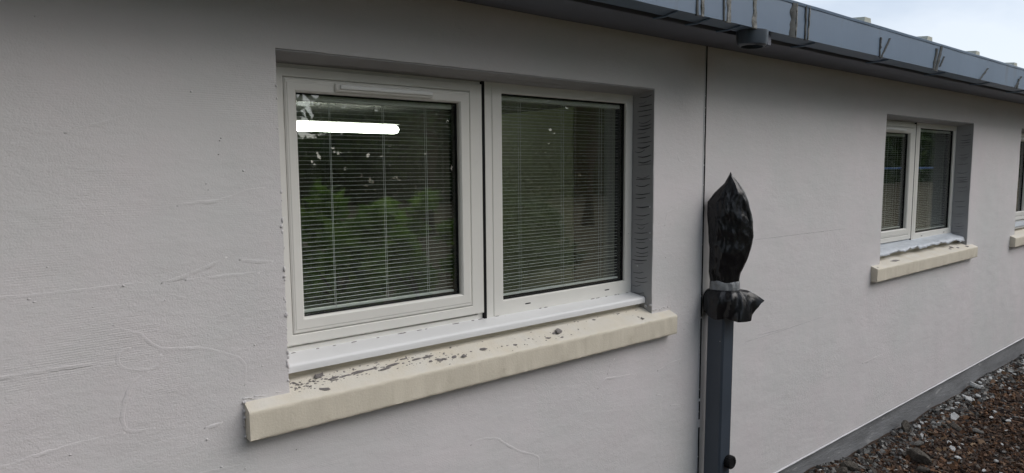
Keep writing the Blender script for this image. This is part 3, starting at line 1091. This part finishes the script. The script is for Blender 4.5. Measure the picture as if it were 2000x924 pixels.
# gathered skirt below the tape, pulled out to a point on the right
RIM = [(0, .168, 1.107), (9, .153, 1.098), (24, .130, 1.062), (40, .113, 1.030), (52, .092, 1.026), (70, .060, 1.024), (95, .020, 1.040), (120, -.020, 1.028), (145, -.050, 1.040), (165, -.070, 1.064), (180, -.074, 1.088)]
n = 96
mb = MB()
def skirt(i, t, off=0.):
    th = 2 * math.pi * i / n
    c, s_ = math.cos(th), math.sin(th)
    deg = math.degrees(math.acos(max(-1, min(1, c))))
    ru, rz = [(a[1] + (b[1] - a[1]) * (deg - a[0]) / (b[0] - a[0]), a[2] + (b[2] - a[2]) * (deg - a[0]) / (b[0] - a[0])) for a, b in zip(RIM[:-1], RIM[1:]) if a[0] <= deg <= b[0] + 1e-6][0]
    fl = mn.noise(Vector((c * 1.9, s_ * 1.9, 3))) * 1.3 + .9 * (.7 - 2 * abs(mn.noise(Vector((c * 2.6 + t, s_ * 2.6, 6 + t)))))
    rv = s_ * (.060 + .016 * fl)
    if s_ > 0:
        rz += .012 * math.sin(th * 4)
    nu, nv, nz_ = .0115 + .057 * c, .041 * s_, 1.152
    cu, cv, cz_ = ru * .80 + nu * .35, rv * 1.15, 1.148
    if c > .3:
        q_ = (c - .3) / .7
        cu, cz_ = cu + q_ * (.5 * ru + .5 * nu - cu), 1.148 + .006 * q_
    a, b, d = (1 - t) ** 2, 2 * t * (1 - t), t * t
    u_, v_, z = a * nu + b * cu + d * ru, a * nv + b * cv + d * rv, a * nz_ + b * cz_ + d * rz
    k = 1 + t * .10 * fl - off / .06
    p = bagc + bu * (u_ * (k if abs(c) < .96 else 1 - off / .06)) + bv * (v_ * k)
    return (p.x, min(p.y, -.004), z + t * .006 * fl)
out_ = [[skirt(i, t) for i in range(n)] for t in np.linspace(0, 1, 16)]
in_ = [[skirt(i, t, .002) for i in range(n)] for t in np.linspace(1, 0, 16)]
mb.loft(out_ + in_, True, False, False)
mb.build('bag_skirt', M_BAG, bagE, smooth=22)

# ------------------------------------------------------------------ film on the farther cill
mb = MB()
rows = []
nx2 = 90
xs = np.linspace(4.075, 5.485, nx2)
for j, (y, z) in enumerate(((.108, 1.172), (.095, 1.1655), (.06, 1.158), (.035, 1.152), (.024, 1.146), (.018, 1.138), (.016, 1.130))):
    row = []
    for x in xs:
        w_ = mn.noise(Vector((x * 6, j * .3, 1))) * .009 + mn.noise(Vector((x * 17, j * .5, 2))) * .007
        cut = (mn.noise(Vector((x * 4.5, 7, 3))) * .026 + mn.noise(Vector((x * 15, 8, 3))) * .020 + mn.noise(Vector((x * 45, 8, 3))) * .012) * (j / 6) ** 2
        row.append((x, y - abs(w_) * (j > 0) - .012 * (j / 6) * (.5 + mn.noise(Vector((x * 7, 1, 9)))), z + w_ * .7 * (j > 0) + cut + .002))
    rows.append(row)
under = [[(x, y + .0012, z - .0012) for x, y, z in r] for r in rows[::-1]]
mb.loft(rows + under + [rows[0]], False, False, False)
tag(mb.build('protective_film', M_FILM, smooth=True), 'crinkled blue grey protective film torn along the cill of the farther window', 'film')
mb = MB()
mb.add(*(lambda r, r2: ([p for p in r] + [p for p in r2], [(i, i + 1, len(r) + i + 1, len(r) + i) for i in range(len(r) - 1)]))(
    [(6.62 + i * .03, .02 - .004 * mn.noise(Vector((i * .7, 0, 0))), 1.146 + .006 * mn.noise(Vector((i * .6, 3, 0)))) for i in range(40)],
    [(6.62 + i * .03, .10, 1.166 + .004 * mn.noise(Vector((i * .6, 9, 0)))) for i in range(40)]))
n0 = len(mb.v)
mb.add([(x, y, z - .0015) for x, y, z in mb.v], [tuple(reversed(f)) for f in mb.f])
tag(mb.build('protective_film', M_FILM, smooth=True), 'blue film on the cill of the window cut by the right edge', 'film')

# ------------------------------------------------------------------ flakes of mortar on the sills
FLAKES = [(0.610,0.030,0.012),(0.616,0.023,0.014),(0.617,0.011,0.009),(0.630,0.021,0.011),(0.632,0.011,0.008),(0.644,0.019,0.011),(0.646,0.006,0.009),(0.661,0.022,0.011),(0.661,0.013,0.009),(0.607,0.012,0.008),(0.627,0.029,0.009),(0.652,0.028,0.006),(0.675,-0.016,0.025),(0.682,0.037,0.032),(0.714,0.017,0.019),(0.720,0.010,0.016),(0.706,0.012,0.009),(0.739,0.015,0.016),(0.759,0.017,0.019),(0.781,0.022,0.019),(0.793,0.019,0.023),(0.814,0.021,0.019),(0.835,0.022,0.020),(0.867,0.010,0.020),(0.893,0.019,0.026),(0.942,0.035,0.018),(0.975,0.022,0.020),(1.010,0.022,0.024),(1.012,0.002,0.013),(1.038,0.005,0.015),(1.045,-0.002,0.020),(1.057,-0.001,0.015),(1.093,-0.001,0.017),(1.115,0.007,0.010),(0.901,0.002,0.007),(0.794,0.008,0.006),(0.686,0.024,0.009),(0.694,0.021,0.008),(0.840,0.028,0.005),(0.880,0.028,0.005),(0.952,0.009,0.005),(1.127,-0.006,0.028),(1.203,0.004,0.025),(1.278,0.000,0.009),(1.325,-0.006,0.016),(1.468,-0.008,0.018),(1.535,0.012,0.043),(1.516,0.008,0.023),(1.525,-0.019,0.014),(1.731,0.033,0.012),(1.950,-0.013,0.024),(1.937,-0.002,0.010),(1.369,-0.018,0.005),(1.380,0.006,0.005),(1.412,-0.013,0.005),(1.622,0.002,0.008),(1.571,-0.016,0.006),(1.161,0.007,0.007),(1.224,-0.007,0.006)]
def shard(name, m_, seed, thick=.28, nn=7):
    r = random.Random(seed)
    pts = []
    for i in range(nn):
        a = 2 * math.pi * (i + r.uniform(-.3, .3)) / nn
        q = r.uniform(.6, 1.0)
        pts.append((.5 * q * math.cos(a), .5 * q * .62 * math.sin(a)))
    mb = MB()
    mb.loft([[(x * .9, y * .9, 0) for x, y in pts], [(x, y, thick * .4) for x, y in pts], [(x * r.uniform(.7, .95), y * r.uniform(.7, .95), thick * r.uniform(.7, 1.1)) for x, y in pts]])
    return mb.mesh(name, m_)
FM = [shard('mortar_flake', M_FLAKE, s, random.Random(s).uniform(.16, .34)) for s in range(7)]
STRIP = [shard('mortar_strip', M_FLAKE, s + 20, .14, 8) for s in range(3)]
def sill_z(y):
    return 1.0708 + (y + .0365) * .395
def put_flake(x, y, w, d, label, group, seed):
    r = random.Random(seed)
    o = link('mortar_flake', r.choice(FM))
    o.location = (x + d, y, sill_z(y) + .0002)
    long_ = w >= .016 and .70 < x < 1.02
    w *= 1.25
    o.scale = (w * (1.9 if long_ else 1.25), w * (.55 if long_ else r.uniform(.8, 1.2)), w * r.uniform(.2, .4))
    rz = r.uniform(-.2, .2) if long_ else r.uniform(-1, 1)
    o.rotation_euler = (.37 + r.uniform(-.1, .1), r.uniform(-.1, .1), rz)
    tag(o, label, 'mortar flake', group)
NAMED = {12: 'palest flat flake of mortar near the left end of the near sill', 46: 'largest dark flake of mortar, mid-right on the near sill', 50: 'curled dark flake of mortar by the right end of the near sill', 13: 'slim grey mortar strip under the cill nosing, left on the near sill'}
for i, (x, y, w) in enumerate(FLAKES):
    if i in NAMED:
        put_flake(x, y, w, 0, NAMED[i], 'mortar flakes on the near sill', i)
    elif x < .67:
        put_flake(x, y, w, 0, 'grey mortar crumb in the pile at the left end of the near sill', 'mortar crumbs in the pile', i)
    elif x < 1.1:
        put_flake(x, y, w, 0, 'grey mortar flake in the scattered row along the left half of near sill', 'mortar flakes on the left half', i)
    else:
        put_flake(x, y, w, 0, 'small grey mortar flake loose on the right half of near sill', 'mortar flakes on the right half', i)
for i, (x, y, w) in enumerate(((1.70, -.0, .05), (1.76, .012, .07), (1.83, -.005, .05), (1.98, -.012, .04), (.51, -.022, .03), (.80, .0, .09))):
    put_flake(x, y, w * .62, DX2, 'grey mortar flake lying on the sill of the farther window', 'mortar flakes on the farther sill', i + 300)

mb = MB()
rc = random.Random(77)
for i in range(260):
    if i < 110:
        x, y = .60 + .5 * rc.random() ** 1.6, rc.uniform(.0, .043)
    elif i < 150:
        x, y = rc.uniform(.6, 2.0), .040 + rc.uniform(-.006, .006)
    else:
        f_ = rc.choice(FLAKES)
        x, y = f_[0] + rc.gauss(0, .03), f_[1] + rc.gauss(0, .012)
    y = min(max(y, -.03), .044)
    r = rc.choice((.0008, .0012, .0018, .0026))
    lump(mb, (x, y, sill_z(y) + r * .2), r, (rc.uniform(.8, 2.2), rc.uniform(.7, 1.3), .5), i + 700)
tag(mb.build('mortar_crumbs', M_FLAKE), 'fine grey mortar crumbs scattered along the near sill', 'crumbs', kind='stuff')

# ------------------------------------------------------------------ rubble by the wall
def rock_mesh(seed):
    import bmesh
    r = random.Random(seed + 70)
    b = bmesh.new()
    for k in range(22):
        d = Vector((r.gauss(0, 1), r.gauss(0, 1), r.gauss(0, 1))).normalized() * r.uniform(.42, .56)
        b.verts.new((d.x * 1.1, d.y * .8, d.z * .62))
    bmesh.ops.convex_hull(b, input=b.verts)
    bmesh.ops.delete(b, geom=[v for v in b.verts if not v.link_faces], context='VERTS')
    bmesh.ops.bevel(b, geom=list(b.edges), offset=.035, segments=1, affect='EDGES')
    bmesh.ops.triangulate(b, faces=b.faces)
    for v in b.verts:
        v.co *= 1 + .10 * mn.noise(v.co * 5 + Vector((seed, 0, 0)))
    m = bpy.data.meshes.new('rock')
    b.to_mesh(m)
    b.free()
    m.materials.append(M_ROCK)
    return m
ROCKS = [rock_mesh(s) for s in range(6)]
SLABS = [shard('render_chip', M_SLAB, 50 + s, .16, 6) for s in range(5)]
SLABS2 = [shard('render_chip', M_SLAB2, 60 + s, .2, 7) for s in range(4)]
PLACED = [('rock',4.737,-0.223,0.098),('rock',4.714,-0.167,0.071),('rock',4.062,-0.259,0.172),('rock',3.950,-0.317,0.084),('rock',4.378,-0.078,0.042),('slab',4.910,-0.165,0.119),('slab',5.707,-0.045,0.168),('slab',5.389,-0.099,0.129),('slab',4.748,-0.340,0.115),('slab',4.356,-0.333,0.091),('slab',4.412,-0.151,0.059),('slab',4.370,-0.544,0.065),('slab',5.109,-0.409,0.066),('slab',4.269,-0.187,0.082),('slab',4.194,-0.537,0.047),('slab',4.240,-0.602,0.036),('slab',5.257,-0.294,0.058),('rock',5.231,-0.174,0.043),('rock',5.047,-0.104,0.056),('slab',5.240,-0.415,0.067),('slab',5.831,-0.040,0.085),('slab',5.934,-0.050,0.065),('slab',6.227,-0.050,0.090),('slab',5.477,-0.050,0.061),('rock',4.179,-0.385,0.048),('slab',4.247,-0.394,0.072),('rock',5.394,-0.296,0.039),('rock',4.840,-0.297,0.036),('slab',4.852,-0.355,0.045),('slab',4.905,-0.448,0.041),('slab',4.654,-0.497,0.034),('slab',4.674,-0.567,0.052),('slab',4.183,-0.105,0.032),('slab',4.339,-0.202,0.033),('slab',4.442,-0.288,0.050),('slab',4.476,-0.348,0.034),('slab',5.081,-0.321,0.056),('rock',4.056,-0.185,0.063),
 ('rock',4.43,-.045,.10),('rock',3.58,-.09,.12),('rock',3.70,-.16,.08),('rock',3.46,-.10,.09),('rock',3.80,-.10,.07),('rock',3.92,-.15,.06),('rock',3.66,-.05,.07)]
rr = random.Random(11)
GREY = {8, 13, 19, 28, 31}
def put_rubble(kind, x, y, s, label, group, big=True, grey=False):
    if kind == 'rock':
        o = link('rubble_stone', rr.choice(ROCKS))
        s *= .78
        o.scale = (s * 1.15, s, s)
        o.location = (x, y, gz(x, y) + s * .20)
        o.rotation_euler = (rr.uniform(-.4, .4), rr.uniform(-.4, .4), rr.uniform(0, 6.28))
        cat = 'stone'
    else:
        o = link('render_chip', rr.choice(SLABS2 if grey else SLABS))
        o.scale = (s, s * rr.uniform(.6, 1.0), s * rr.uniform(.6, 1.1))
        o.location = (x, y, gz(x, y) + .010 + s * .05)
        o.rotation_euler = (rr.uniform(-.25, .25), rr.uniform(-.3, .3), rr.uniform(-.5, .9))
        cat = 'render chip'
    if grey and kind != 'rock':
        label = label.replace('pale', 'grey')
        group = group and 'grey ' + group
    tag(o, label, cat, group)
    return o
SPECIAL = {2: 'largest dark weathered stone lying out on the brown litter', 0: 'rounded grey stone beside the broad pale chip', 5: 'broad pale render chip lying flat beside the rounded grey stone', 6: 'long pale render chip leaning against the plinth', 38: 'blocky grey stone standing tight against the plinth', 9: 'narrow white render chip lying alone on the brown litter'}
for i, (k, x, y, s) in enumerate(PLACED):
    if i in SPECIAL:
        lb, gp_ = SPECIAL[i], None
    elif k == 'rock':
        lb, gp_ = ('dark grey rubble stone in the heap at the bottom edge by the plinth', 'stones in the near heap') if x < 3.97 else ('small grey stone lying on the brown litter by the wall', 'small stones on the litter')
    else:
        lb, gp_ = ('pale render chip strewn on the brown litter near the wall', 'render chips on the litter') if y < -.06 else ('pale render chip in the line of debris along the plinth', 'render chips along the plinth')
    o = put_rubble(k, x, y, s, lb, gp_, grey=i in GREY)
    if i == 6:
        o.rotation_euler = (.2, .35, -.35)
    if i == 38:
        o.scale = (.10, .075, .13)
        o.rotation_euler = (0, 0, .2)
        o.location.z = gz(4.43, -.045) + .035
for i in range(95):                                    # debris line under the edge of the wall
    x = rr.uniform(4.3, 7.3) if i < 60 else rr.uniform(5.5, 7.2)
    y = -.03 - abs(rr.gauss(0, .06))
    put_rubble('slab', x, y, rr.uniform(.025, .06) * (1 + (x - 4.3) * .12), 'pale render chip in the line of debris along the plinth', 'render chips along the plinth', grey=rr.random() < .4)
for i in range(38):
    x = rr.uniform(3.9, 7.4)
    y = -rr.uniform(.1, 1.0)
    put_rubble('slab', x, y, rr.uniform(.016, .038) * (1 + (x - 3.9) * .12), 'pale render chip strewn on the brown litter near the wall', 'render chips on the litter', grey=rr.random() < .55)

def pieces(name, m_, n, xr, yr, size, flat, label, cat, ydist=None, seed=1):
    g = np.random.default_rng(seed)
    V = np.empty((n, 8, 3))
    unit = np.array([(-1, -1, -1), (1, -1, -1), (1, 1, -1), (-1, 1, -1), (-1, -1, 1), (1, -1, 1), (1, 1, 1), (-1, 1, 1)], float)
    F0 = np.array([(0, 3, 2, 1), (4, 5, 6, 7), (0, 1, 5, 4), (1, 2, 6, 5), (2, 3, 7, 6), (3, 0, 4, 7)])
    for i in range(n):
        x = xr[0] + (xr[1] - xr[0]) * g.random() ** 1.25
        y = (yr[0] + (yr[1] - yr[0]) * g.random()) if ydist is None else -.012 - abs(g.normal(0, ydist))
        s = size[0] + (size[1] - size[0]) * g.random() ** 2.4
        s *= 1 + max(0, x - 4.5) * .14
        p = unit * np.array([1, g.uniform(.35, .8), g.uniform(*flat)]) * (1 + g.uniform(-.35, .35, (8, 3)))
        a, b, c = g.uniform(0, 6.28), g.normal(0, .6), g.normal(0, .6)
        Rm = np.array(Matrix.Rotation(a, 3, 'Z') @ Matrix.Rotation(b, 3, 'X') @ Matrix.Rotation(c, 3, 'Y'))
        V[i] = p * s * .5 @ Rm.T + (x, y, gz(x, y) + s * g.uniform(.0, .35))
    F = (F0[None] + (np.arange(n) * 8)[:, None, None]).reshape(-1, 4)
    m = bpy.data.meshes.new(name)
    m.from_pydata(V.reshape(-1, 3), [], F.tolist())
    m.materials.append(m_)
    o = link(name, m)
    return tag(o, label, cat, kind='stuff')
pieces('bark_litter', M_LITTER, 34000, (3.1, 7.8), (-1.3, -.03), (.005, .030), (.15, .6), 'dark brown bark and leaf litter covering the ground beside the wall', 'litter', seed=4)
pieces('dry_leaf_litter', M_DRY, 1700, (3.2, 7.8), (-1.3, -.06), (.018, .042), (.03, .08), 'tan and brown dry leaves scattered over the litter', 'leaves', seed=14)
pieces('grey_grit', M_GRIT, 4600, (3.0, 8.2), None, (.006, .030), (.3, .8), 'grey mortar grit fallen along the foot of the plinth', 'grit', ydist=.10, seed=5)
pieces('scattered_grit', M_GRIT, 800, (3.3, 8.2), (-1.3, -.1), (.006, .026), (.25, .7), 'loose pale grit scattered over the brown litter', 'grit', seed=6)

# ------------------------------------------------------------------ the garden the panes reflect
def foliage(mb_v, mb_f, centres, per, rad, leaf, g):
    for c in centres:
        n = per
        d = g.normal(0, 1, (n, 3))
        d /= np.linalg.norm(d, axis=1)[:, None]
        P = np.array(c) + d * rad * (g.random((n, 1)) ** .45)
        for p in P:
            a = g.normal(0, 1, 3)
            a /= np.linalg.norm(a)
            b = np.cross(a, g.normal(0, 1, 3))
            b /= np.linalg.norm(b)
            l = leaf * g.uniform(.6, 1.3)
            k = len(mb_v)
            mb_v += [tuple(p - a * l), tuple(p + b * l * .42), tuple(p + a * l), tuple(p - b * l * .42)]
            mb_f.append((k, k + 1, k + 2, k + 3))
def tree(name, label, cat, x, y, h, r, n, leaf, m_, seed, trunk=True, z0=None):
    g = np.random.default_rng(seed)
    base = gz(x, y)
    t = empty(name, (x, y, base), label, cat, 'trees and shrubs mirrored in the panes')
    cz = base + h * (.62 if trunk else .5)
    cents = []
    while len(cents) < n:
        p = g.uniform(-1, 1, 3)
        if .15 < np.linalg.norm(p) < 1:
            cents.append((x + p[0] * r, y + p[1] * r, cz + p[2] * h * (.4 if trunk else .47)))
    V, F = [], []
    foliage(V, F, cents, 60 if trunk else 45, r * .24, leaf, g)
    m = bpy.data.meshes.new('crown')
    m.from_pydata(V, [], F)
    m.materials.append(m_)
    link('crown', m, t)
    mb = MB()
    hh = h * (.8 if trunk else .5)
    mb.tube([(x, y, base - .1), (x + .05 * r, y, base + hh * .3), (x - .04 * r, y + .05 * r, base + hh * .6), (x, y, base + hh)], [h * .024, h * .019, h * .013, h * .004], 8)
    for c in cents[:7]:
        mb.tube([(x, y, base + hh * .35 + .1 * (c[2] - base)), ((x + c[0]) / 2, (y + c[1]) / 2, (base + hh * .4 + c[2]) / 2 + .1), c], [h * .009, h * .006, h * .002], 6)
    mb.build('trunk', M_BARK, t, smooth=True)
    return t
tree('broadleaf_tree', 'tall dark leafy tree mirrored in the upper left pane', 'tree', 3.6, -9.5, 8.0, 2.6, 40, .13, M_LEAF, 1)
tree('broadleaf_tree', 'dense dark tree mirrored in the right pane of near window', 'tree', 7.6, -10.5, 7.5, 2.8, 75, .13, M_LEAF, 2)
tree('broadleaf_tree', 'broad dark tree mirrored at the right edge of near window', 'tree', 12.0, -10.0, 8.0, 3.0, 75, .14, M_LEAF, 3)
tree('broadleaf_tree', 'dark tree mirrored at the left of the farther window', 'tree', 19.0, -12.5, 8.5, 3.6, 75, .17, M_LEAF, 4)
tree('broadleaf_tree', 'dark tree mirrored in the middle of the farther window', 'tree', 27.0, -14.0, 9.5, 4.2, 75, .2, M_LEAF, 5)
tree('broadleaf_tree', 'dark tree mirrored at the right of the farther window', 'tree', 36.0, -15.5, 10.5, 5.0, 75, .23, M_LEAF, 6)
tree('leafy_shrub', 'bright green shrub mirrored at mid-height in the left pane of near window', 'shrub', 2.75, -4.3, 1.62, .75, 26, .12, M_LEAF2, 7, False)
tree('leafy_shrub', 'small pale green shrub mirrored in the right part of the left pane', 'shrub', 3.85, -4.7, 1.50, .50, 18, .11, M_LEAF2, 8, False)
tree('leafy_shrub', 'green shrub mirrored low in the right pane of near window', 'shrub', 5.9, -5.4, 1.45, .95, 30, .11, M_LEAF, 9, False)
fe = empty('site_rail', (24.0, -9.6, gz(24, -9.6)), 'blue horizontal site rail on posts mirrored in the farther window', 'rail')
mb = MB()
mb.box(13.0, 40.0, -9.63, -9.58, 1.55, 1.62, .004)
mb.build('top_rail', M_RAIL, fe)
for k in range(10):
    mb = MB()
    mb.box(13.2 + k * 2.9, 13.26 + k * 2.9, -9.57, -9.51, 0, 1.66, .004)
    mb.build('post', M_RAIL, fe)

g = np.random.default_rng(99)
V, F = [], []
while len(F) < 64000:
    x, y, z = g.uniform(-14, 80), g.uniform(-21, -16), g.uniform(.2, 10.5)
    if g.random() < .14:                     # added unseen leaves, behind and left of the camera, to shade the left wall
        x, y = g.uniform(-16, -2.0), g.uniform(-9, -3.5)
    elif x < 9.3 and z > 2.7 and g.random() < .95:
        continue
    top = 7.5 + 2.6 * mn.noise(Vector((x * .22, 2, 0))) + 1.2 * mn.noise(Vector((x * .7, 5, 0)))
    if z > top:
        continue
    a = g.normal(0, 1, 3); a /= np.linalg.norm(a)
    b = np.cross(a, g.normal(0, 1, 3)); b /= np.linalg.norm(b)
    l = .30 * g.uniform(.6, 1.3)
    p = np.array((x, y, z)); k = len(V)
    V += [tuple(p - a * l), tuple(p + b * l * .5), tuple(p + a * l), tuple(p - b * l * .5)]
    F.append((k, k + 1, k + 2, k + 3))
m = bpy.data.meshes.new('woodland')
m.from_pydata(V, [], F)
m.materials.append(M_LEAF)
tag(link('woodland', m), 'dark wood edge mirrored as one mass behind the trees, plus added unseen leaves shading wall', 'woodland', kind='stuff')
